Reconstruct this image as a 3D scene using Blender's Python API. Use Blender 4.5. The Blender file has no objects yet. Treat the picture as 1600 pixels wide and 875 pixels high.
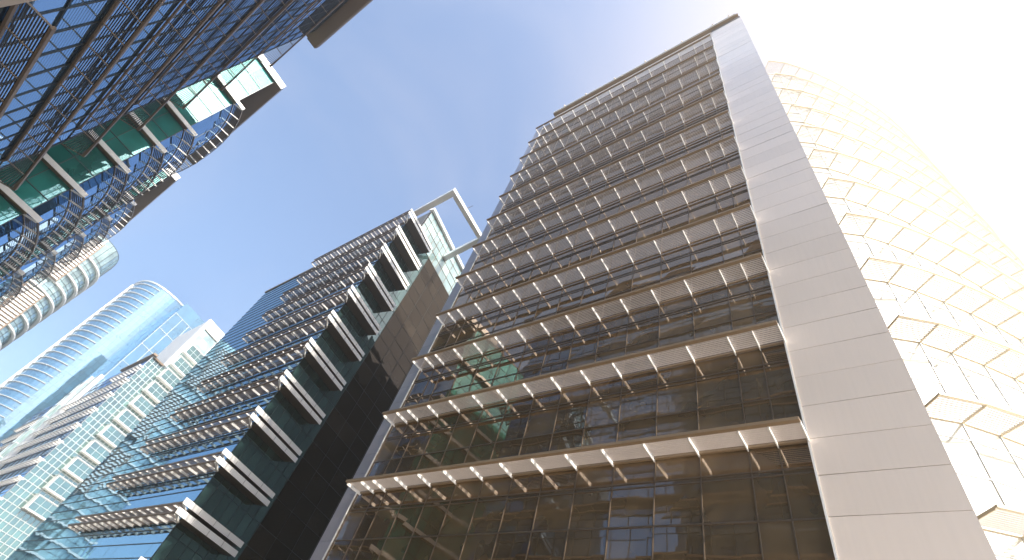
import bpy, math, random
from mathutils import Matrix, Vector
random.seed(7)
S = bpy.context.scene
COL = S.collection
EYE = 1.6                       # eye height; heights below are measured above the ground

# ------------------------------------------------------------------ camera
cd = bpy.data.cameras.new('camera')
cam = bpy.data.objects.new('camera', cd)
COL.objects.link(cam)
S.camera = cam
cd.sensor_width = 36.0
cd.lens = 772.44 / 1600 * 36
cd.clip_start = 0.1
cd.clip_end = 5000
RX = (0.81055612, 0.53268661, 0.24340039)
RD = (-0.29466919, 0.73009754, -0.61654492)
RF = (-0.50613125, 0.42802167, 0.74875137)
cam.matrix_world = Matrix(((RX[0], -RD[0], -RF[0], 0), (RX[1], -RD[1], -RF[1], 0),
                           (RX[2], -RD[2], -RF[2], EYE), (0, 0, 0, 1)))

# ------------------------------------------------------------------ daylight
SUN_AZ, SUN_EL = math.radians(-4.5), math.radians(40.0)      # azimuth from +X, towards -Y
w = bpy.data.worlds.new('World')
S.world = w
w.use_nodes = True
nt = w.node_tree
nt.nodes.clear()
N, L = nt.nodes.new, nt.links.new
out = N('ShaderNodeOutputWorld')
bg = N('ShaderNodeBackground')
bg.inputs['Strength'].default_value = 0.15
sky = N('ShaderNodeTexSky')
sky.sky_type = 'NISHITA'
sky.sun_disc = False
sky.sun_elevation = SUN_EL
sky.sun_rotation = math.radians(90) - SUN_AZ
sky.air_density = 1.0
sky.dust_density = 0.8
sky.ozone_density = 2.2
# bright sky patch standing in for lens glare, plus faint cloud wisps
tc = N('ShaderNodeTexCoord')
dot = N('ShaderNodeVectorMath'); dot.operation = 'DOT_PRODUCT'
vd = Vector((0.308, 0.582, 0.752)).normalized()
dot.inputs[1].default_value = vd
L(tc.outputs['Generated'], dot.inputs[0])
mr = N('ShaderNodeMapRange'); mr.interpolation_type = 'SMOOTHERSTEP'
mr.inputs['From Min'].default_value = 0.62
mr.inputs['From Max'].default_value = 1.03
L(dot.outputs['Value'], mr.inputs['Value'])
cn = N('ShaderNodeTexNoise')
cn.inputs['Scale'].default_value = 2.6
cn.inputs['Detail'].default_value = 7
cn.inputs['Roughness'].default_value = 0.55
cn.inputs['Distortion'].default_value = 0.6
L(tc.outputs['Generated'], cn.inputs['Vector'])
cr = N('ShaderNodeMapRange')
cr.inputs['From Min'].default_value = 0.45
cr.inputs['From Max'].default_value = 1.0
cr.inputs['To Min'].default_value = 0.0
cr.inputs['To Max'].default_value = 0.42
L(cn.outputs['Fac'], cr.inputs['Value'])
ad = N('ShaderNodeMath'); ad.operation = 'ADD'; ad.use_clamp = True
L(mr.outputs['Result'], ad.inputs[0]); L(cr.outputs['Result'], ad.inputs[1])
mx = N('ShaderNodeMix'); mx.data_type = 'RGBA'
mx.inputs['B'].default_value = (2.7, 2.55, 2.75, 1)
L(ad.outputs[0], mx.inputs['Factor'])
L(sky.outputs['Color'], mx.inputs['A'])
L(mx.outputs['Result'], bg.inputs['Color'])
L(bg.outputs['Background'], out.inputs['Surface'])

sl = bpy.data.lights.new('sun', 'SUN')
sl.energy = 4.5
sl.angle = math.radians(0.5)
sl.color = (1.0, 0.93, 0.82)
sun = bpy.data.objects.new('sun', sl)
COL.objects.link(sun)
sdir = Vector((math.cos(SUN_EL) * math.cos(SUN_AZ), math.cos(SUN_EL) * math.sin(SUN_AZ), math.sin(SUN_EL)))
sun.rotation_euler = sdir.to_track_quat('Z', 'Y').to_euler()
sun.location = (60, -10, 90)

S.view_settings.view_transform = 'Standard'
S.view_settings.look = 'None'
S.view_settings.gamma = 1.0
S.view_settings.use_curve_mapping = False
S.view_settings.exposure = 1.46
try:
    S.cycles.use_denoising = True
    S.cycles.max_bounces = 8
    S.cycles.glossy_bounces = 5
    S.cycles.sample_clamp_indirect = 6
except Exception:
    pass


# ------------------------------------------------------------------ materials
def base_mat(name):
    m = bpy.data.materials.new(name)
    m.use_nodes = True
    t = m.node_tree
    t.nodes.clear()
    o = t.nodes.new('ShaderNodeOutputMaterial')
    return m, t, o


def plain(name, col, rough=0.5, metal=0.0, spec=0.5, var=0.08, scale=1.5, bump=0.0, bscale=0.5):
    m, t, o = base_mat(name)
    p = t.nodes.new('ShaderNodeBsdfPrincipled')
    tc = t.nodes.new('ShaderNodeTexCoord')
    n = t.nodes.new('ShaderNodeTexNoise')
    n.inputs['Scale'].default_value = scale
    n.inputs['Detail'].default_value = 5
    t.links.new(tc.outputs['Object'], n.inputs['Vector'])
    mp = t.nodes.new('ShaderNodeMapRange')
    mp.inputs['To Min'].default_value = 1 - var
    mp.inputs['To Max'].default_value = 1 + var
    t.links.new(n.outputs['Fac'], mp.inputs['Value'])
    v = t.nodes.new('ShaderNodeVectorMath'); v.operation = 'SCALE'
    v.inputs[0].default_value = col
    t.links.new(mp.outputs['Result'], v.inputs['Scale'])
    t.links.new(v.outputs['Vector'], p.inputs['Base Color'])
    p.inputs['Roughness'].default_value = rough
    p.inputs['Metallic'].default_value = metal
    p.inputs['Specular IOR Level'].default_value = spec
    if bump:
        n2 = t.nodes.new('ShaderNodeTexNoise')
        n2.inputs['Scale'].default_value = bscale
        t.links.new(tc.outputs['Object'], n2.inputs['Vector'])
        b = t.nodes.new('ShaderNodeBump')
        b.inputs['Strength'].default_value = 1
        b.inputs['Distance'].default_value = bump
        t.links.new(n2.outputs['Fac'], b.inputs['Height'])
        t.links.new(b.outputs['Normal'], p.inputs['Normal'])
    t.links.new(p.outputs['BSDF'], o.inputs['Surface'])
    return m


def glass(name, body, tint, refl, wave=0.004, wscale=0.55, rough=0.015, var=0.35):
    """coated facade glass: a coloured dark body behind a mirror coat that strengthens at grazing angles"""
    m, t, o = base_mat(name)
    nn = t.nodes.new
    tc = nn('ShaderNodeTexCoord')
    n = nn('ShaderNodeTexNoise')
    n.inputs['Scale'].default_value = wscale
    n.inputs['Detail'].default_value = 1.5
    t.links.new(tc.outputs['Object'], n.inputs['Vector'])
    b = nn('ShaderNodeBump')
    b.inputs['Strength'].default_value = 1
    b.inputs['Distance'].default_value = wave
    t.links.new(n.outputs['Fac'], b.inputs['Height'])
    g = nn('ShaderNodeBsdfGlossy')
    g.inputs['Color'].default_value = (*tint, 1)
    g.inputs['Roughness'].default_value = rough
    t.links.new(b.outputs['Normal'], g.inputs['Normal'])
    d = nn('ShaderNodeBsdfDiffuse')
    # rooms behind the glass: patchy blinds, ceilings and dark openings
    n2 = nn('ShaderNodeTexNoise')
    n2.inputs['Scale'].default_value = 0.35
    n2.inputs['Detail'].default_value = 3
    t.links.new(tc.outputs['Object'], n2.inputs['Vector'])
    mp = nn('ShaderNodeMapRange')
    mp.inputs['From Min'].default_value = 0.3
    mp.inputs['From Max'].default_value = 0.7
    mp.inputs['To Min'].default_value = 1 - var
    mp.inputs['To Max'].default_value = 1 + var
    t.links.new(n2.outputs['Fac'], mp.inputs['Value'])
    gi = nn('ShaderNodeNewGeometry')        # each pane is an island: some have blinds down, some are dark
    pw = nn('ShaderNodeMath'); pw.operation = 'POWER'; pw.inputs[1].default_value = 4
    t.links.new(gi.outputs['Random Per Island'], pw.inputs[0])
    pm_ = nn('ShaderNodeMath'); pm_.operation = 'MULTIPLY_ADD'
    pm_.inputs[1].default_value = var * 2.2
    pm_.inputs[2].default_value = 1 - var * 0.4
    t.links.new(pw.outputs[0], pm_.inputs[0])
    mm = nn('ShaderNodeMath'); mm.operation = 'MULTIPLY'
    t.links.new(pm_.outputs[0], mm.inputs[0]); t.links.new(mp.outputs['Result'], mm.inputs[1])
    v = nn('ShaderNodeVectorMath'); v.operation = 'SCALE'
    v.inputs[0].default_value = body
    t.links.new(mm.outputs[0], v.inputs['Scale'])
    t.links.new(v.outputs['Vector'], d.inputs['Color'])
    f = nn('ShaderNodeFresnel')
    f.inputs['IOR'].default_value = 1.5
    mr = nn('ShaderNodeMapRange')
    mr.inputs['To Min'].default_value = refl
    mr.inputs['To Max'].default_value = 1.0
    t.links.new(f.outputs['Fac'], mr.inputs['Value'])
    x = nn('ShaderNodeMixShader')
    t.links.new(mr.outputs['Result'], x.inputs['Fac'])
    t.links.new(d.outputs['BSDF'], x.inputs[1])
    t.links.new(g.outputs['BSDF'], x.inputs[2])
    t.links.new(x.outputs['Shader'], o.inputs['Surface'])
    return m


M = dict(
    bronze=plain('bronze_metal', (0.30, 0.215, 0.135), 0.42, 0.2, 0.5, 0.10, 0.8),
    brown=plain('brown_cladding', (0.20, 0.145, 0.105), 0.5, 0.1, 0.4, 0.10, 0.6),
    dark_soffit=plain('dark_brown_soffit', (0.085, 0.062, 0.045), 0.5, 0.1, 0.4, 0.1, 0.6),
    slat=plain('slat_metal', (0.58, 0.52, 0.49), 0.40, 0.25, 0.5, 0.05, 2),
    backlit_slat=plain('backlit_slat_metal', (0.05, 0.05, 0.06), 0.40, 0.3, 0.5, 0.1, 2),  # darker copy of the slat metal, backlit shade put into the colour
    white=plain('white_metal', (0.80, 0.79, 0.77), 0.42, 0.0, 0.5, 0.04, 1),
    panel=plain('composite_panel', (0.80, 0.70, 0.63), 0.24, 0.0, 0.6, 0.03, 0.4, 0.004, 0.5),
    joint=plain('joint_dark', (0.12, 0.10, 0.09), 0.7),
    mauve=plain('grey_panel', (0.36, 0.34, 0.38), 0.4, 0.0, 0.5, 0.05, 0.5),
    frame=plain('mullion_metal', (0.24, 0.19, 0.15), 0.4, 0.3, 0.5, 0.05, 2),
    mframe=plain('bronze_mullion_metal', (0.15, 0.115, 0.085), 0.4, 0.3, 0.5, 0.05, 2),
    cream=plain('cream_metal', (0.80, 0.70, 0.54), 0.45, 0.0, 0.5, 0.05, 1),  # wing fascias paled from bronze to carry the glare; roof lamps share it
    bslat=plain('brown_slat_metal', (0.30, 0.25, 0.23), 0.4, 0.2, 0.5, 0.08, 1),
    dframe=plain('dark_mullion_metal', (0.05, 0.055, 0.06), 0.4, 0.3, 0.5, 0.05, 2),
    lframe=plain('light_mullion_metal', (0.55, 0.58, 0.58), 0.4, 0.2, 0.5, 0.05, 2),
    core=plain('core_concrete', (0.22, 0.21, 0.20), 0.8, 0, 0.3, 0.1, 0.5),
    paving=plain('plaza_paving', (0.42, 0.38, 0.33), 0.8, 0, 0.3, 0.12, 0.3),
    asphalt=plain('asphalt', (0.06, 0.06, 0.06), 0.85, 0, 0.3, 0.2, 0.8),
    g_main=glass('flare_tinted_glass', (0.145, 0.102, 0.056), (0.92, 0.74, 0.60), 0.25),  # body and tint carry the warm lens flare and brown reflections
    g_blue=glass('blue_glass', (0.02, 0.055, 0.10), (0.50, 0.72, 1.0), 0.46, 0.006, 0.4),
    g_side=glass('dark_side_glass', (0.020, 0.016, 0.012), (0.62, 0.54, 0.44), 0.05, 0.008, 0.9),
    g_teal=glass('teal_glass', (0.025, 0.20, 0.18), (0.46, 0.80, 0.82), 0.26, 0.006, 0.4),
    g_corner=glass('dim_teal_glass', (0.035, 0.075, 0.07), (0.7, 0.9, 0.9), 0.25, 0.006, 0.5),
    g_pale=glass('pale_glass', (0.30, 0.42, 0.42), (0.80, 0.97, 1.0), 0.30, 0.01, 0.2),
    g_front=glass('blue_green_glass', (0.018, 0.05, 0.06), (0.46, 0.68, 0.86), 0.38, 0.006, 0.4),
    g_grey=glass('grey_green_glass', (0.05, 0.115, 0.105), (0.72, 0.90, 0.90), 0.26, 0.01, 0.3),
    g_sky=glass('sky_blue_glass', (0.06, 0.18, 0.30), (0.66, 0.86, 1.0), 0.33, 0.01, 0.15, var=0.15),
    g_glare=glass('glare_washed_glass', (0.62, 0.60, 0.54), (0.95, 0.95, 0.92), 0.22, 0.005, 0.4, var=0.08),  # glare washout painted into the glass body
)


def islands(m, amt, streak=0.0):
    """tone shifts from panel to panel and faint vertical rain streaks"""
    t = m.node_tree
    p = [n for n in t.nodes if n.type == 'BSDF_PRINCIPLED'][0]
    src = p.inputs['Base Color'].links[0].from_socket
    gi = t.nodes.new('ShaderNodeNewGeometry')
    mp = t.nodes.new('ShaderNodeMapRange')
    mp.inputs['To Min'].default_value = 1 - amt
    mp.inputs['To Max'].default_value = 1 + amt
    t.links.new(gi.outputs['Random Per Island'], mp.inputs['Value'])
    v = t.nodes.new('ShaderNodeVectorMath'); v.operation = 'SCALE'
    t.links.new(src, v.inputs[0])
    fac = mp.outputs['Result']
    if streak:
        tc = t.nodes.new('ShaderNodeTexCoord')
        ma = t.nodes.new('ShaderNodeMapping')
        ma.inputs['Scale'].default_value = (9, 9, 0.5)
        t.links.new(tc.outputs['Object'], ma.inputs['Vector'])
        n = t.nodes.new('ShaderNodeTexNoise'); n.inputs['Detail'].default_value = 6
        n.inputs['Scale'].default_value = 1.0
        t.links.new(ma.outputs['Vector'], n.inputs['Vector'])
        m2 = t.nodes.new('ShaderNodeMapRange')
        m2.inputs['From Min'].default_value = 0.3; m2.inputs['From Max'].default_value = 0.8
        m2.inputs['To Min'].default_value = 1 + streak * .3; m2.inputs['To Max'].default_value = 1 - streak
        t.links.new(n.outputs['Fac'], m2.inputs['Value'])
        mu = t.nodes.new('ShaderNodeMath'); mu.operation = 'MULTIPLY'
        t.links.new(fac, mu.inputs[0]); t.links.new(m2.outputs['Result'], mu.inputs[1])
        fac = mu.outputs[0]
    t.links.new(fac, v.inputs['Scale'])
    t.links.new(v.outputs['Vector'], p.inputs['Base Color'])


islands(M['panel'], 0.04, 0.03)
islands(M['mauve'], 0.06, 0.08)
islands(M['white'], 0.02, 0.06)


# ------------------------------------------------------------------ mesh helpers
class MB:
    def __init__(s):
        s.v, s.f = [], []

    def add(s, vs, fs):
        k = len(s.v)
        s.v += [tuple(a) for a in vs]
        s.f += [tuple(k + i for i in q) for q in fs]
        return s

    def hexa(s, b, t):            # bottom 4 ccw, top 4 ccw
        return s.add(list(b) + list(t), [(3, 2, 1, 0), (4, 5, 6, 7), (0, 1, 5, 4), (1, 2, 6, 5), (2, 3, 7, 6), (3, 0, 4, 7)])

    def box(s, x0, x1, y0, y1, z0, z1):
        return s.hexa([(x0, y0, z0), (x1, y0, z0), (x1, y1, z0), (x0, y1, z0)],
                      [(x0, y0, z1), (x1, y0, z1), (x1, y1, z1), (x0, y1, z1)])

    def prism(s, pts, z0, z1):
        n = len(pts)
        a = sum(pts[i][0] * pts[(i + 1) % n][1] - pts[(i + 1) % n][0] * pts[i][1] for i in range(n))
        if a < 0:
            pts = pts[::-1]
        return s.add([(p[0], p[1], z0) for p in pts] + [(p[0], p[1], z1) for p in pts],
                     [tuple(range(n - 1, -1, -1)), tuple(range(n, 2 * n))] +
                     [(i, (i + 1) % n, n + (i + 1) % n, n + i) for i in range(n)])

    def build(s, name, mat, root=None, parent=None, loc=None, smooth=False):
        """mesh in world coordinates; root is the thing's empty, parent may be a part of it"""
        par = parent or root
        off = Vector(root.location) if root else Vector((0, 0, 0))
        l = Vector(loc) if loc else None
        org = l if l else off
        me = bpy.data.meshes.new(name)
        me.from_pydata([(a[0] - org.x, a[1] - org.y, a[2] - org.z) for a in s.v], [], s.f)
        me.materials.append(mat)
        me.validate()
        me.update()
        if smooth:
            for p in me.polygons:
                p.use_smooth = True
        o = bpy.data.objects.new(name, me)
        COL.objects.link(o)
        if par:
            o.parent = par
        if l:
            o.location = l - off
        return o


def thing(name, label, cat, loc, group=None):
    o = bpy.data.objects.new(name, None)
    o.empty_display_size = 1
    COL.objects.link(o)
    o.location = loc
    o['label'] = label
    o['category'] = cat
    if group:
        o['group'] = group
    return o


class Fr:
    """facade frame: origin P, direction u along the wall, outward normal n (right of u)"""
    def __init__(s, P, u, flip=False):
        l = math.hypot(*u)
        s.P, s.u = P, (u[0] / l, u[1] / l)
        s.n = (s.u[1], -s.u[0]) if not flip else (-s.u[1], s.u[0])

    def pt(s, a, d=0.0):
        return (s.P[0] + s.u[0] * a + s.n[0] * d, s.P[1] + s.u[1] * a + s.n[1] * d)

    def box(s, mb, a0, a1, d0, d1, z0, z1):
        mb.prism([s.pt(a0, d0), s.pt(a1, d0), s.pt(a1, d1), s.pt(a0, d1)], z0, z1)


def lerp(a, b, t):
    return (a[0] + (b[0] - a[0]) * t, a[1] + (b[1] - a[1]) * t)


def offset_path(pts, d):
    """offset a 2D polyline to its right by d"""
    out_ = []
    for i, p in enumerate(pts):
        a = pts[max(i - 1, 0)]
        b = pts[min(i + 1, len(pts) - 1)]
        l = math.hypot(b[0] - a[0], b[1] - a[1])
        out_.append((p[0] + (b[1] - a[1]) / l * d, p[1] - (b[0] - a[0]) / l * d))
    return out_


def resample(pts, step):
    res = [pts[0]]
    acc = 0.0
    for a, b in zip(pts, pts[1:]):
        l = math.hypot(b[0] - a[0], b[1] - a[1])
        t = step - acc
        while t <= l:
            res.append(lerp(a, b, t / l))
            t += step
        acc = l - (t - step)
    return res


def smooth_path(pts, n=8):
    """Catmull-Rom"""
    P = [pts[0]] + list(pts) + [pts[-1]]
    o = []
    for i in range(1, len(P) - 2):
        p0, p1, p2, p3 = P[i - 1], P[i], P[i + 1], P[i + 2]
        for k in range(n):
            t = k / n
            o.append(tuple(0.5 * (2 * p1[j] + (p2[j] - p0[j]) * t + (2 * p0[j] - 5 * p1[j] + 4 * p2[j] - p3[j]) * t * t +
                                  (-p0[j] + 3 * p1[j] - 3 * p2[j] + p3[j]) * t ** 3) for j in (0, 1)))
    o.append(pts[-1])
    return o


def ribbon(mb, outer, inner, f0, f1, a0, a1, b0=None, b1=None):
    """solid strip between fractions f0..f1 of the way outer->inner; heights a at f0, b at f1"""
    b0 = a0 if b0 is None else b0
    b1 = a1 if b1 is None else b1
    P = [lerp(o, i, f0) for o, i in zip(outer, inner)]
    Q = [lerp(o, i, f1) for o, i in zip(outer, inner)]
    k = len(mb.v)
    n = len(P)
    for p, q in zip(P, Q):
        mb.v += [(p[0], p[1], a0), (q[0], q[1], b0), (q[0], q[1], b1), (p[0], p[1], a1)]
    for i in range(n - 1):
        for j in range(4):
            mb.f.append((k + i * 4 + j, k + i * 4 + (j + 1) % 4, k + (i + 1) * 4 + (j + 1) % 4, k + (i + 1) * 4 + j))
    mb.f.append((k, k + 3, k + 2, k + 1))
    e = k + (n - 1) * 4
    mb.f.append((e, e + 1, e + 2, e + 3))


def panes(mb, path, zs, tilt=0.005, inset=0.0):
    """one slightly bowed quad per pane; path is a 2D polyline of mullion positions"""
    for a, b in zip(path, path[1:]):
        l = math.hypot(b[0] - a[0], b[1] - a[1])
        nx, ny = (b[1] - a[1]) / l, -(b[0] - a[0]) / l
        for z0, z1 in zip(zs, zs[1:]):
            t = [random.uniform(-tilt, tilt) - inset for _ in range(4)]
            mb.add([(a[0] + nx * t[0], a[1] + ny * t[0], z0), (b[0] + nx * t[1], b[1] + ny * t[1], z0),
                    (b[0] + nx * t[2], b[1] + ny * t[2], z1), (a[0] + nx * t[3], a[1] + ny * t[3], z1)], [(0, 1, 2, 3)])


def grid(mb, path, zs, w=0.06, proud=0.05, back=0.03, vert=True, hor=True, hw=None):
    """mullions at the path points and transoms at the heights; proud to the right of the path"""
    hw = hw or w
    outp, inp = offset_path(path, proud), offset_path(path, -back)
    if hor:
        for z in zs:
            ribbon(mb, outp, inp, 0, 1, z - hw / 2, z + hw / 2)
    if vert:
        for i, p in enumerate(path):
            a, b = path[max(i - 1, 0)], path[min(i + 1, len(path) - 1)]
            l = math.hypot(b[0] - a[0], b[1] - a[1])
            ux, uy = (b[0] - a[0]) / l, (b[1] - a[1]) / l
            nx, ny = uy, -ux
            q = proud + 0.006
            c = [(p[0] + ux * s1 * w / 2 + nx * d, p[1] + uy * s1 * w / 2 + ny * d) for s1, d in ((-1, -back), (1, -back), (1, q), (-1, q))]
            mb.prism(c, zs[0], zs[-1])


def sunshade(root, outer, inner, z, slats=10, mats=('bronze', 'slat', 'white'), fascia=0.14, fh=0.10,
             brackets='each', bw=0.014, bh=0.13, store=None, back=0.08, name='sunshade', blade=0.035, cover=0.45):
    """horizontal louvred shelf: frame (the part) > louvre_blades, bracket"""
    fr = MB()
    ribbon(fr, outer, inner, 0, fascia, z - fh / 2, z + fh / 2)
    ribbon(fr, outer, inner, 1 - back, 1, z - fh / 2, z + fh / 2 - 0.03)
    part = fr.build(name, M[mats[0]], root)
    sm = MB()
    f0, f1 = fascia + 0.03, 1 - back - 0.02
    st = (f1 - f0) / slats
    for i in range(slats):
        a = f0 + st * i
        ribbon(sm, outer, inner, a, a + st * cover, z + blade / 2 - .006, z + blade / 2 + .006, z - blade / 2 - .006, z - blade / 2 + .006)
    sm.build('louvre_blades', M[mats[1]], root, part)
    for i, (o, n) in enumerate(zip(outer, inner)):
        p, q = lerp(o, n, fascia * 0.9), lerp(o, n, 1.0)
        l = math.hypot(q[0] - p[0], q[1] - p[1])
        ux, uy = (q[0] - p[0]) / l, (q[1] - p[1]) / l
        c = [(p[0] - uy * s1 * bw, p[1] + ux * s1 * bw) for s1 in (1, -1)] + [(q[0] - uy * s1 * bw, q[1] + ux * s1 * bw) for s1 in (-1, 1)]
        if brackets == 'each':
            b = MB().prism(c, z - bh, z + 0.02)
            b.build('bracket', M[mats[2]], root, part, loc=(p[0], p[1], z))
        elif brackets == 'store':
            store.prism(c, z - bh, z + 0.02)
    return part


def Z(z):
    return z + EYE


# ------------------------------------------------------------------ ground and street
g = MB().box(-900, 700, -700, 900, -0.5, 0).build('ground', M['paving'])
g['kind'] = 'structure'
r = MB().box(-900, 700, -3.4, 3.6, 0.004, 0.008)
r = r.build('road', M['asphalt'])
r['kind'] = 'structure'

# ------------------------------------------------------------------ haze over the far towers, warmed and thickened to imitate the glare
hz = bpy.data.materials.new('haze')
hz.use_nodes = True
hz.node_tree.nodes.clear()
ho = hz.node_tree.nodes.new('ShaderNodeOutputMaterial')
pv = hz.node_tree.nodes.new('ShaderNodeVolumePrincipled')
pv.inputs['Color'].default_value = (1.0, 0.92, 0.80, 1)
pv.inputs['Density'].default_value = 0.0019
pv.inputs['Anisotropy'].default_value = 0.74
hz.node_tree.links.new(pv.outputs['Volume'], ho.inputs['Volume'])
h = MB().box(-380, 90, -75, 95, -1.5, 185).build('haze', hz)
h['kind'] = 'stuff'

# ------------------------------------------------------------------ main tower (right of centre)
T = thing('office_tower', 'large glass office tower, glass tinted brown for warm flare, with twelve louvred shelves and a pale panelled corner', 'office tower', (-10, 27, 0), 'glass office buildings along the street')
YG = 14.05
BX = [-21.14, -20.26, -19.44, -18.0, -16.54, -15.06, -13.6, -12.13, -10.67, -9.22, -7.77, -6.27, -4.78, -3.3, -2.46, -1.6]
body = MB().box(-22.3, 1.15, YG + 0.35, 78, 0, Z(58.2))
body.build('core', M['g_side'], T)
path = [(-21.55, YG)] + [(x, YG) for x in BX[1:-1]] + [(-1.5, YG)]
zs = [0.2, Z(1.05)]
for k in range(-1, 12):
    zs += [Z(5.05 + 4 * k + .0) if False else Z(7.6 + 4 * k), Z(9.06 + 4 * k)]
zs = sorted(set([z for z in zs if 0.1 < z < Z(55.5)] + [Z(55.8)]))
cw = MB()
panes(cw, path, zs, 0.006)
cw.build('curtain_wall', M['g_main'], T)
gm = MB()
grid(gm, path, zs, 0.03, 0.03, 0.03, hw=0.05)
grid(gm, path, [z - 0.16 for z in zs[1:] if round((z - Z(9.06)) % 4, 2) in (0.0, 4.0)], 0.04, 0.03, 0.02, vert=False)
gm.build('mullion_grid', M['mframe'], T)
# pale corner panels with open joints
pb = MB().box(-1.57, 1.20, YG - 0.10, YG + 0.34, 0.1, Z(58.7))
pb.build('panel_backing', M['joint'], T)
pm = MB()
k = 0
z = 0.2
seams = [Z(7.56 + 1.141 * i) for i in range(-7, 45)]
for a, b in zip(seams, seams[1:]):
    if b > Z(58.9):
        b = Z(58.9)
    if a < b:
        e = [random.uniform(-.004, .004) for _ in range(4)]
        y = YG - 0.17
        pm.hexa([(-1.60, y + e[0], a + .008), (1.25, y + e[1], a + .008), (1.25, YG + .3, a + .008), (-1.60, YG + .3, a + .008)],
                [(-1.60, y + e[2], b - .008), (1.25, y + e[3], b - .008), (1.25, YG + .3, b - .008), (-1.60, YG + .3, b - .008)])
pm.build('corner_panels', M['panel'], T)
cp = MB()
for zq, z2 in zip(seams[:-1:1], seams[1:]):
    if z2 < Z(57):
        cp.box(-22.55, -21.62, YG - 0.06, YG + 0.34, zq + .006, z2 - .006)
cp.build('corner_pilaster', M['mauve'], T)
MB().box(-22.5, -21.64, YG - 0.02, YG + 0.33, 0.1, Z(56.4)).build('pilaster_backing', M['joint'], T)
MB().box(-21.62, -21.56, YG - 0.09, YG + 0.3, 0.1, Z(56.4)).build('edge_trim', M['white'], T)
MB().box(-1.66, -1.61, YG - 0.20, YG + 0.3, 0.1, Z(55.9)).build('edge_trim', M['white'], T)
MB().box(-20.3, -1.62, YG - 0.02, YG + 0.33, Z(55.85), Z(58.7)).build('parapet_panel', M['panel'], T)
rc = MB().box(-20.5, 1.12, YG - 0.34, YG + 0.5, Z(58.92), Z(59.12))
rc.build('roof_coping', M['bronze'], T)
MB().box(-20.4, 0.9, YG - 0.46, YG - 0.343, Z(58.95), Z(59.15)).build('coping_trim', M['white'], T)
for x in (0.2, -1.4, -4.6, -6.4, -8.7, -12.4, -16.1, -19.0):
    rl = MB().box(x, x + .22, YG - .42, YG - .26, Z(59.12), Z(59.22))
    rl.box(x + .04, x + .18, YG - .56, YG - .40, Z(59.18), Z(59.34))
    rl.build('roof_lamp', M['cream'], T)
store = MB()
for k in range(-1, 12):
    z = Z(9.86 + 3.97 * k)
    outer = [(-21.24, 12.9)] + [(x, 12.9) for x in BX[1:-1]] + [(-1.62, 12.9)]
    inner = [(p[0], YG - 0.05) for p in outer]
    sunshade(T, outer, inner, z, 9, cover=0.36, blade=0.028, brackets='each' if 0 <= k < 6 else 'store', store=store,
             bw=0.016 if k < 6 else 0.022)
b = store.build('bracket', M['white'], T)
b['kind'] = 'stuff'

# ------------------------------------------------------------------ curved wing behind the panelled corner, glare wash put into its pale colours
W = thing('curved_tower', 'sunlit tower coloured white for glare, with a bulging curved facade of pale louvred shelves behind the corner panels', 'office tower', (16, 38, 0), 'glass office buildings along the street')
arc = smooth_path([(2.15, 17.8), (3.2, 18.55), (4.25, 19.6), (5.3, 20.8), (6.2, 21.95), (7.05, 23.15), (7.85, 24.4), (8.65, 25.7), (9.8, 27.8), (11.2, 31.2), (12.3, 35.5), (12.9, 41)], 6)
arc = resample(arc, 1.47)
ain = offset_path(arc, -1.2)
ain[0] = (ain[0][0] - 0.1, ain[0][1])
zs2 = [0.1] + sorted([Z(7.6 + 4 * k) for k in range(-1, 12)] + [Z(9.06 + 4 * k) for k in range(-1, 11)]) + [Z(53.2)]
cw = MB()
panes(cw, ain, zs2, 0.006)
cw.build('curtain_wall', M['g_glare'], W)
gm = MB()
grid(gm, ain, zs2, 0.03, 0.03, 0.03)
gm.build('mullion_grid', M['white'], W)
bodyp = offset_path(ain, -0.3)
MB().prism(bodyp + [(12, 60), (1.5, 60)], 0, Z(53)).build('core', M['white'], W)
store = MB()
for k in range(-1, 12):
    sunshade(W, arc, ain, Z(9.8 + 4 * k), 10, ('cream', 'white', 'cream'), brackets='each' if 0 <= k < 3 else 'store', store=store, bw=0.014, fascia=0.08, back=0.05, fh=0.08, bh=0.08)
b = store.build('bracket', M['cream'], W)
b['kind'] = 'stuff'

# ------------------------------------------------------------------ middle building of the right row
K = thing('office_building', 'glass office building with brown shelves, white side ledges and a square roof frame', 'office building', (-58, 28, 0), 'glass office buildings along the street')
us = (-0.2243, 0.9745)
side = Fr((-42.15, 15.0), us)                # outward normal points to +X
Pf = [(-75.9 + 1.47 * i, 15.0) for i in range(23)] + [(-42.15, 15.0)]
MB().prism([(-75.7, 15.3), (-42.5, 15.3), side.pt(30, -0.35), (-75, 45)], 0, Z(50.8)).build('core', M['core'], K)
MB().prism([side.pt(2.3, -.35), side.pt(30, -0.35), (-68, 45), (-60, 17.4)], Z(50.8), Z(56.9)).build('rooftop_core', M['core'], K)
zf = [0.1 + 1.0 * i for i in range(52)] + [Z(50.6)]
cw = MB()
panes(cw, Pf, zf[::2] if zf[::2][-1] == zf[-1] else zf[::2] + [zf[-1]], 0.006)
cw.build('front_glass', M['g_front'], K)
gm = MB()
grid(gm, Pf, zf, 0.04, 0.05, 0.03, vert=False)
gm.build('transom_lines', M['dframe'], K)
MB().box(-76.1, -42.0, 14.85, 15.4, Z(50.62), Z(50.9)).build('roof_coping', M['bronze'], K)
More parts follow.
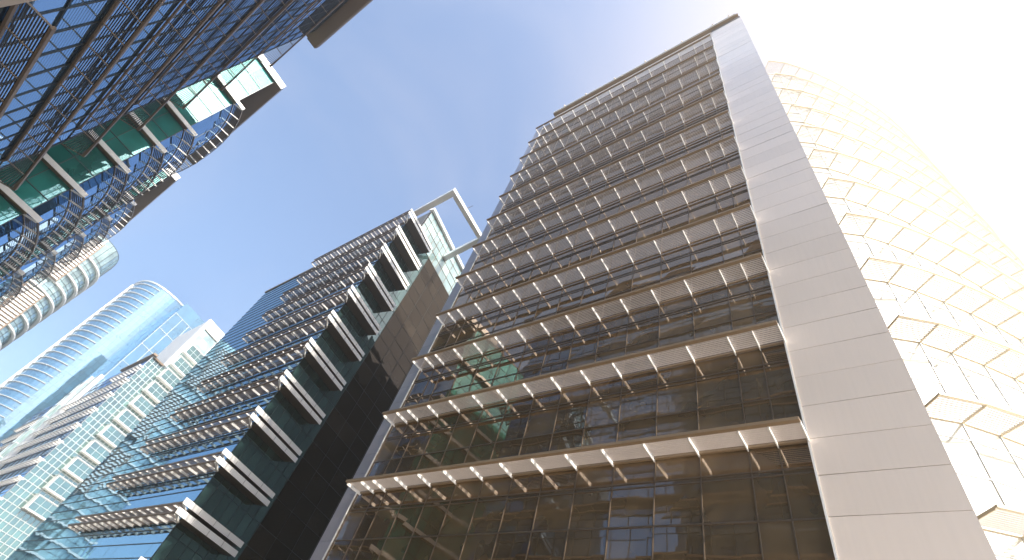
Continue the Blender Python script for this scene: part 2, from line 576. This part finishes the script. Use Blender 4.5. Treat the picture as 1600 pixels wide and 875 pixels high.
# side wall
sp = [side.pt(a) for a in [0, .9, 1.8, 2.7, 3.6, 4.5, 5.4, 6.3, 8.6, 10.9, 13.2, 15.5, 17.8, 21, 24, 27, 30]]
zsd = sorted([Z(9.1 + 4 * k) for k in range(-2, 12)] + [Z(11.4 + 4 * k) for k in range(-2, 11)] + [0.1, Z(50.85)])
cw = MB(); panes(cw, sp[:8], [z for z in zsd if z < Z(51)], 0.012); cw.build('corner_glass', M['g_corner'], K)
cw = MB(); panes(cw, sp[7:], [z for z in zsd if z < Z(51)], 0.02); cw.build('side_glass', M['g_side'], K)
cw = MB(); panes(cw, [side.pt(a) for a in (2.3, 3.3, 4.3, 5.3, 6.3, 7.3, 8.3, 9.4, 11, 13, 15, 17)], [Z(50.9), Z(52.4), Z(53.9), Z(55.4), Z(56.8)], 0.01)
cw.build('rooftop_glass', M['g_pale'], K)
gm = MB()
grid(gm, [side.pt(a) for a in (2.3, 3.3, 4.3, 5.3, 6.3, 7.3, 8.3, 9.4, 11, 13, 15, 17)], [Z(50.9), Z(52.4), Z(53.9), Z(55.4), Z(56.8)], 0.05)
gm.build('rooftop_mullion_grid', M['frame'], K)
gm = MB()
grid(gm, sp, [z for z in zsd if z < Z(51)], 0.03, 0.03, 0.03)
gm.build('side_mullion_grid', M['dframe'], K)
cw = MB(); panes(cw, [(-60, 17.24), (-55, 17.24), (-50, 17.24), (-46, 17.24), (-42.66, 17.24)], [Z(50.9), Z(56.8)], 0.01); cw.build('rooftop_front_glass', M['g_blue'], K)
gm = MB(); grid(gm, [(-60, 17.24), (-42.66, 17.24)], [Z(51.0 + .45 * i) for i in range(13)], 0.05, vert=False); gm.build('transom_lines', M['dframe'], K)
rw = MB()
side.box(rw, 2.0, 17.5, -0.3, 0.45, Z(56.85), Z(57.35))
rw.build('roof_edge', M['white'], K)
# white ledges on the side wall, two per storey, each with its brown soffit
KB = [-61.2 + 1.474 * i for i in range(14)] + [-40.5]
store = MB()
lo = Fr((-40.5, 13.8), us)
for k in range(-1, 11):
    z = Z(9.98 + 3.99 * k)
    for tier, (dz, off) in enumerate(((0, 0), (0.68, 0.0))):
        y = 13.8 + off
        outer = [(x, y) for x in KB]
        inner = [(x if i < 14 else x - 1.3, 14.92) for i, x in enumerate(KB)]
        sunshade(K, outer, inner, z + dz, 7, ('brown', 'bslat', 'white'), brackets='each' if (0 <= k < 3) else 'store',
                 store=store, bw=0.03, bh=0.17 if tier == 0 else 0.10, cover=0.30, fascia=0.10, fh=0.13, back=0.10, blade=0.05)
        lg = MB()
        lo.box(lg, 0.03, 6.45, -0.05, 0.0, z + dz - 0.06, z + dz + 0.36)
        part = lg.build('side_ledge', M['white'], K)
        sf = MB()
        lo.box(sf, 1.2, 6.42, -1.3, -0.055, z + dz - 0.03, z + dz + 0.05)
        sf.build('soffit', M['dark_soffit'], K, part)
        for a in (1.6, 3.2, 4.8):
            jn = MB()
            lo.box(jn, a, a + 0.03, -0.03, 0.006, z + dz - 0.05, z + dz + 0.35)
            jn.build('panel_joint', M['joint'], K, part)
b = store.build('bracket', M['white'], K)
b['kind'] = 'stuff'
# square roof frame
pf = MB()
pf.prism([(-43.4, 15.25), (-35.6, 15.05), (-35.75, 15.85), (-43.2, 16.0)], Z(54.0), Z(54.65))
pf.prism([(-35.6, 15.05), (-36.45, 22.7), (-37.1, 22.7), (-36.4, 15.95), (-35.75, 15.85)], Z(54.003), Z(54.653))
pf.prism([(-36.45, 22.75), (-44.2, 23.2), (-44.2, 24.0), (-36.55, 23.5)], Z(54.0), Z(54.65))
pf.build('roof_frame', M['white'], K)
an = MB()
an.prism([(-37.2, 19.0), (-37.15, 19.0), (-37.15, 19.05), (-37.2, 19.05)], Z(54.65), Z(57.0))
an.prism([(-38.0, 19.0), (-36.2, 19.0), (-36.2, 19.05), (-38.0, 19.05)], Z(56.6), Z(56.65))
an.build('aerial', M['frame'], K)

# ------------------------------------------------------------------ third building of the right row
Q = thing('office_building', 'pale green glass building with white shelves and stacked side bays, lower left', 'office building', (-165, 30, 0), 'glass office buildings along the street')
YQ = 18.4
side3 = Fr((-136, YQ), us)
MB().prism([(-222, YQ + .3), (-136.4, YQ + .3), side3.pt(30, -.4), (-222, 50)], 0, Z(56)).build('core', M['core'], Q)
MB().prism([side3.pt(3.2, -.3), side3.pt(25, -.3), (-160, 45), (-155, side3.pt(3.2)[1])], Z(56), Z(73)).build('rooftop_block', M['white'], Q)
xs = [-222 + 4.2 * i for i in range(20)] + [-136]
cw = MB(); panes(cw, [(x, YQ) for x in xs], [0.1] + [Z(2 + 4 * k) for k in range(14)] + [Z(57)], 0.02); cw.build('front_glass', M['g_blue'], Q)
gm = MB(); grid(gm, [(x, YQ) for x in xs], [Z(2 + 2 * k) for k in range(28)], 0.12, 0.08); gm.build('mullion_grid', M['dframe'], Q)
s3 = [side3.pt(a) for a in (0, 1.1, 2.2, 3.3, 4.4, 5.5, 6.6, 7.7, 8.8, 9.9, 11, 14, 17, 20, 25, 30)]
cw = MB(); panes(cw, s3, [0.1] + [Z(1 + 1.33 * k) for k in range(43)], 0.01); cw.build('side_glass', M['g_grey'], Q)
gm = MB(); grid(gm, s3, [Z(1 + 1.33 * k) for k in range(43)], 0.13, 0.08); gm.build('side_mullion_grid', M['lframe'], Q)
for k in range(4, 15):
    z = Z(9.3 + 4.1 * (k - 4) + 12)
    bay = MB()
    side3.box(bay, 4.2, 9.0, 0.05, 1.3, z, z + 2.6)
    part = bay.build('bay_window', M['g_grey'], Q)
    fr = MB()
    side3.box(fr, 4.0, 9.2, 0.03, 1.5, z - 0.22, z)
    side3.box(fr, 4.08, 4.2, 0.03, 1.4, z, z + 2.6)
    side3.box(fr, 9.0, 9.12, 0.03, 1.4, z, z + 2.6)
    side3.box(fr, 4.0, 9.2, 0.03, 1.45, z + 2.6, z + 2.72)
    fr.build('bay_frame', M['white'], Q, part)
    gr = MB()
    grid(gr, [side3.pt(a, 1.31) for a in (4.25, 5.8, 7.4, 8.95)], [z + .1, z + 1.3, z + 2.5], 0.08, 0.04)
    gr.build('mullion_grid', M['lframe'], Q, part)
for k in range(-1, 12):
    z = Z(8.3 + 4 * k)
    xa = -176.5 if k != 11 else -150
    xs = [-132.6 - 1.9 * i for i in range(int((-132.6 - xa) / 1.9) + 1)][::-1]
    sunshade(Q, [(x, 17.2) for x in xs], [(x, 18.3) for x in xs], z, 4, ('white', 'slat', 'white'), brackets='store', store=(st := MB()), bw=0.20, bh=0.3, fh=0.3)
    st.build('bracket', M['white'], Q)['kind'] = 'stuff'
    xs = [-183 - 1.9 * i for i in range(18)][::-1]
    if k < 11:
        sunshade(Q, [(x, 17.2) for x in xs], [(x, 18.3) for x in xs], z, 4, ('white', 'slat', 'white'), brackets='store', store=(st := MB()), bw=0.20, bh=0.3, fh=0.3)
        st.build('bracket', M['white'], Q)['kind'] = 'stuff'
stair = MB()
panes(stair, [(-181.5, 16.6), (-177.8, 16.6), (-177.8, 18.3)], [0.1] + [Z(2 + 4 * k) for k in range(15)] + [Z(60)], 0.02)
sp_ = stair.build('stair_glass', M['g_pale'], Q)
sg = MB(); grid(sg, [(-181.5, 16.6), (-177.8, 16.6), (-177.8, 18.3)], [Z(2 + 4 * k) for k in range(15)], 0.25, 0.1); sg.build('mullion_grid', M['lframe'], Q, sp_)
MB().box(-177.6, -172.5, 17.4, 18.38, 0, Z(60)).build('stair_wall', M['white'], Q)
re = MB()
re.box(-155, -135.2, 17.9, 19.0, Z(57.02), Z(57.5))
side3.box(re, 0.5, 3.2, -0.5, 0.5, Z(56.6), Z(57.0))
re.build('roof_edge', M['brown'], Q)
rb = MB()
side3.box(rb, 3.0, 3.8, -0.2, 0.6, Z(57), Z(73.4)); side3.box(rb, 8.8, 9.4, -.2, .6, Z(57), Z(73.4)); side3.box(rb, 3.8, 8.8, -.2, .6, Z(70.5), Z(73.4))
rb.build('rooftop_frame', M['white'], Q)
rg = MB(); panes(rg, [side3.pt(a, 0.2) for a in (3.8, 5.4, 7.1, 8.8)], [Z(57 + 1.9 * i) for i in range(8)], 0.02); rg.build('rooftop_glass', M['g_pale'], Q)

# ------------------------------------------------------------------ far round tower and its neighbour
V = thing('round_tower', 'tall pale blue rounded tower with thin white rings, farthest at lower left', 'skyscraper', (-345, 24, 0), 'glass office buildings along the street')
rnd = smooth_path([(-350, 8.5), (-340, 8.6), (-332, 10.0), (-327, 13), (-324.6, 17), (-323.6, 22), (-323.5, 28), (-324.5, 34), (-326, 40)], 6)
rnd = resample(rnd, 2.4)
zr = [0.1] + [Z(4 + 4 * k) for k in range(42)] + [Z(169)]
cw = MB(); panes(cw, rnd, zr, 0.01); cw.build('curtain_wall', M['g_sky'], V)
gm = MB(); grid(gm, rnd, zr, 0.10, 0.05, 0.05); gm.build('mullion_grid', M['g_blue'], V)
MB().prism(offset_path(rnd, -0.5) + [(-350, 40)], 0, Z(168)).build('core', M['core'], V)
rpts = rnd[3:14]
for k in range(3, 42):
    mb = MB(); ribbon(mb, offset_path(rpts, 0.7), offset_path(rpts, 0.06), 0, 1, Z(2.5 + 4 * k), Z(2.5 + 4 * k) + 0.22)
    mb.build('ring_fin', M['white'], V)
MB().box(-338.0, -337.0, 7.6, 9.3, 0, Z(166)).build('corner_fin', M['white'], V)
cl = MB(); ribbon(cl, offset_path(rnd, 0.4), offset_path(rnd, -2), 0, 1, Z(169), Z(170)); cl.build('roof_edge', M['lframe'], V)

U = thing('glass_tower', 'pale glass tower with white vertical fins between the round tower and the shelved buildings', 'skyscraper', (-270, 45, 0), 'glass office buildings along the street')
uf = Fr((-250, 26.5), us)
cw = MB(); panes(cw, [(-290, 26.5), (-270, 26.5), (-250, 26.5)] + [uf.pt(a) for a in (4.5, 9, 13.5, 18, 22.5)], [0.1] + [Z(6 + 6 * k) for k in range(21)] + [Z(133)], 0.03); cw.build('curtain_wall', M['g_sky'], U)
gm = MB(); grid(gm, [uf.pt(a) for a in (0, 4.5, 9, 13.5, 18, 22.5)], [Z(6 + 10 * k) for k in range(13)], 0.13, 0.15); gm.build('fin_grid', M['white'], U)
MB().prism([(-290, 27), (-250.4, 27), uf.pt(22.5, -.4), (-290, 60)], 0, Z(132.5)).build('core', M['core'], U)

# ------------------------------------------------------------------ left row: the near block overhead
A1 = thing('office_building', 'dark blue glass office building overhead with long louvred shelves and a wide brown roof slab', 'office building', (-8, -16, 0), 'glass office buildings along the street')
XL = [-33.6 + 1.575 * i for i in range(36)]
yo, yi = -6.4, -7.55
rev = [(x, yi) for x in XL][::-1]
zl = [0.1] + [Z(2.1 + 2.05 * k) for k in range(22)] + [Z(47.5)]
cw = MB(); panes(cw, rev, zl, 0.006); cw.build('curtain_wall', M['g_blue'], A1)
gm = MB(); grid(gm, rev, zl, 0.045, 0.04, 0.03); gm.build('mullion_grid', M['dframe'], A1)
MB().box(-33.5, 21.4, -30, yi - 0.3, 0, Z(47.4)).build('core', M['core'], A1)
ew = Fr((-33.62, -30), (0, 1))
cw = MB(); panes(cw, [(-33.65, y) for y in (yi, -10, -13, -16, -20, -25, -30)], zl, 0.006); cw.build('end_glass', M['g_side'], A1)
store = MB()
for k, zz in enumerate((8.2, 12.3, 16.5, 20.7, 24.8, 28.8, 32.9, 39.2)):
    xs = XL if k > 1 else [x for x in XL if x < -15.5]
    outer = [(-33.9, yo)] + [(x, yo) for x in xs[1:]]
    inner = [(-34.9, yi - 0.9)] + [(x, yi + 0.06) for x in xs[1:]]
    outer, inner = outer[::-1], inner[::-1]
    sunshade(A1, outer, inner, Z(zz), 11, ('brown', 'backlit_slat', 'frame'), brackets='each' if 1 <= k < 4 else 'store', store=store, bh=0.05, bw=0.012, fascia=0.08, back=0.08, fh=0.16, blade=0.03, cover=0.34)
b = store.build('bracket', M['frame'], A1)
b['kind'] = 'stuff'
rf = MB().box(-35.05, 21.6, -30.5, -6.35, Z(47.8), Z(48.5))
rf.build('roof_slab', M['brown'], A1)
MB().box(-35.0, 21.5, -7.5, -6.4, Z(47.55), Z(47.798)).build('roof_edge_beam', M['brown'], A1)
cn_ = thing('entrance_canopy', 'small pale grey canopy corner at the top left overhead', 'canopy', (-9.5, -5.5, 0))
cp_ = MB().prism([(-12.74, -5.66), (-9.0, -4.0), (-8.4, -6.35), (-12.4, -6.35)], Z(9.0), Z(9.25)).build('canopy_roof', M['panel'], cn_)
MB().box(-12.4, -8.4, -6.36, -6.2, Z(9.25), Z(9.5)).build('canopy_beam', M['panel'], cn_)
MB().box(-12.3, -12.18, -6.5, -6.38, 0, Z(9.45)).build('post', M['frame'], cn_)
MB().box(-8.6, -8.48, -6.5, -6.38, 0, Z(9.45)).build('post', M['frame'], cn_)


# ------------------------------------------------------------------ left row: the two stepped blocks beyond it
def stepped(x0, x1, zt, label, floors, endmat):
    B = thing('office_building', label, 'office building', ((x0 + x1) / 2, -18, 0), 'glass office buildings along the street')
    s = (x1 - x0) / 22.5
    arcp = [(x0 + (x + 45.7) * -s * -1 if False else x0 - (x + 45.7) * -1 * abs(s), y) for x, y in
            ((-45.7, -6.1), (-47.2, -5.6), (-49.6, -5.12), (-52.5, -4.92), (-56, -5.0), (-59.2, -5.25), (-62.7, -5.8), (-66.5, -6.8))]
    arcp = resample(smooth_path(arcp, 5), 1.5)
    inn = offset_path(arcp, -1.1)
    if inn[2][1] > arcp[2][1]:
        inn = offset_path(arcp, 1.1)
    # path runs to -X with outside on its right (+Y)
    zz = [0.1] + [Z(1.4 + 4 * k) for k in range(int((zt - 8) / 4) + 1)] + [Z(zt - 6.4)]
    cw = MB(); panes(cw, inn, zz, 0.006); cw.build('curtain_wall', M['g_blue'], B)
    gm = MB(); grid(gm, inn[::2], zz, 0.03, 0.03, 0.03); gm.build('mullion_grid', M['dframe'], B)
    bk = offset_path(inn, -.35)
    MB().prism(bk + [(inn[-1][0], -30), (x0 - 1.0, -30)], 0, Z(zt - 6.5)).build('core', M['core'], B)
    MB().box(x1 + 1, x0 - 1.2, -30, -9.0, Z(zt - 6.5), Z(zt - .02)).build('rooftop_core', M['core'], B)
    tp = [(x1 + 1 + (x0 - x1 - 2.1) * i / 8, -8.9) for i in range(9)][::-1]
    cw = MB(); panes(cw, tp, [Z(zt - 6.5), Z(zt - 3.2), Z(zt - .1)], 0.01); cw.build('rooftop_glass', M['g_blue'], B)
    zz = [0.1] + [Z(1.4 + 2 * k) for k in range(int((zt - 2) / 2))] + [Z(zt - .05)]
    ef = Fr((inn[0][0], inn[0][1] - .0), (-0.03, 1))
    ys = [-30, -25, -20, -16, -14, -12.3, -10.6, -9, inn[0][1]]
    cw = MB(); panes(cw, [(inn[0][0] + (0.35 if False else 0.0) + (y - inn[0][1]) * -0.1, y) for y in ys], zz, 0.01); cw.build('end_glass', M[endmat], B)
    gm = MB(); grid(gm, [(inn[0][0] + (y - inn[0][1]) * -0.1, y) for y in ys], zz, 0.06, 0.05, 0.03); gm.build('end_mullion_grid', M['dframe'], B)
    store = MB()
    for k, z in enumerate(floors):
        sunshade(B, arcp, inn, Z(z), 6, ('frame', 'backlit_slat', 'white'), brackets='store', store=store, bw=0.03, fascia=0.06, back=0.06, fh=0.12, name='sunshade', blade=0.05)
        lg = MB().prism([(x0 + .05, -6.1), (x0, -6.1), (x0 + 1.3, -17), (x0 + 1.35, -17)], Z(z) - .05, Z(z) + .38)
        part = lg.build('end_ledge', M['white'], B)
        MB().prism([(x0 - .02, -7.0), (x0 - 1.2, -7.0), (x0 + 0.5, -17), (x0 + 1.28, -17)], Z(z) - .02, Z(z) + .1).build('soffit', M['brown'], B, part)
    store.build('bracket', M['white'], B)['kind'] = 'stuff'
    rs = MB().prism([(x0 - .25, -6.1), (x1, -6.0), (x1 + 1, -30), (x0 + .3, -30)], Z(zt), Z(zt + .9))
    rp = rs.build('roof_slab', M['brown'], B)
    MB().prism([(x0 - .24, -6.1), (x0 + .3, -12), (x0 + .42, -12), (x0 - .12, -6.1)], Z(zt - .05), Z(zt + .95)).build('roof_end_trim', M['white'], B, rp)
    return B


stepped(-45.7, -68.0, 52.0, 'teal ended glass block with white ledges and curved shelves, just beyond the overhead dark one', (13.4, 17.5, 21.5, 25.3, 29.5, 33.6, 37.5, 44.7), 'g_teal')
stepped(-75.0, -97.0, 53.3, 'second curved glass block under a long brown roof slab, farther left along the street', (13.4, 17.5, 21.5, 25.3, 29.5, 33.6, 37.5, 41.5, 45.5), 'g_teal')

# ------------------------------------------------------------------ left row: far rounded tower
D4 = thing('round_tower', 'sunlit rounded glass tower with white rings and brown slatted screens beyond the left blocks', 'skyscraper', (-205, -12, 0), 'glass office buildings along the street')
rp = resample(smooth_path([(-191, -22), (-189, -17), (-188.6, -12), (-189.6, -8.2), (-192.5, -5.2), (-197, -3.9), (-204, -3.6), (-215, -4), (-230, -5)], 6), 2.0)
zr = [0.1] + [Z(4 + 4 * k) for k in range(23)] + [Z(99)]
rp_ = rp
cw = MB(); panes(cw, rp_, zr, 0.01)
o = cw.build('curtain_wall', M['g_pale'], D4)
gm = MB(); grid(gm, rp_, zr, 0.1, 0.06, 0.05); gm.build('mullion_grid', M['dframe'], D4)
n_ = -1 if offset_path(rp_, 1)[4][0] > rp_[4][0] else 1
MB().prism(offset_path(rp_, 0.5 * n_) + [(-230, -24)], 0, Z(98)).build('core', M['core'], D4)
for k in range(2, 23):
    mb = MB(); ribbon(mb, offset_path(rp_, -0.9 * n_), offset_path(rp_, -0.07 * n_), 0, 1, Z(4 * k) + 2, Z(4 * k) + 2.5)
    mb.build('ring_fin', M['white'], D4)
for (ya, yb, za, zb) in ((-13.5, -9.0, 78, 96), (-10.5, -6.5, 56, 73), (-9.5, -6.0, 38, 52)):
    fr = MB()
    fr.hexa([(-187.6, ya, Z(za)), (-187.6, yb, Z(za)), (-187.0, yb, Z(za)), (-187.0, ya, Z(za))],
            [(-187.6, ya - 3, Z(zb)), (-187.6, yb - 1, Z(zb)), (-187.0, yb - 1, Z(zb)), (-187.0, ya - 3, Z(zb))])
    p = fr.build('slatted_screen', M['brown'], D4)
    sl_ = MB()
    n = int((zb - za) / 1.0)
    for i in range(n):
        t = (i + .3) / n
        zc = za + (zb - za) * t
        y0, y1 = ya - 3 * t + .5, yb - 1 * t - .4
        sl_.box(-186.99, -186.7, y0, y1, Z(zc), Z(zc) + 0.45)
    sl_.build('screen_slats', M['white'], D4, p)
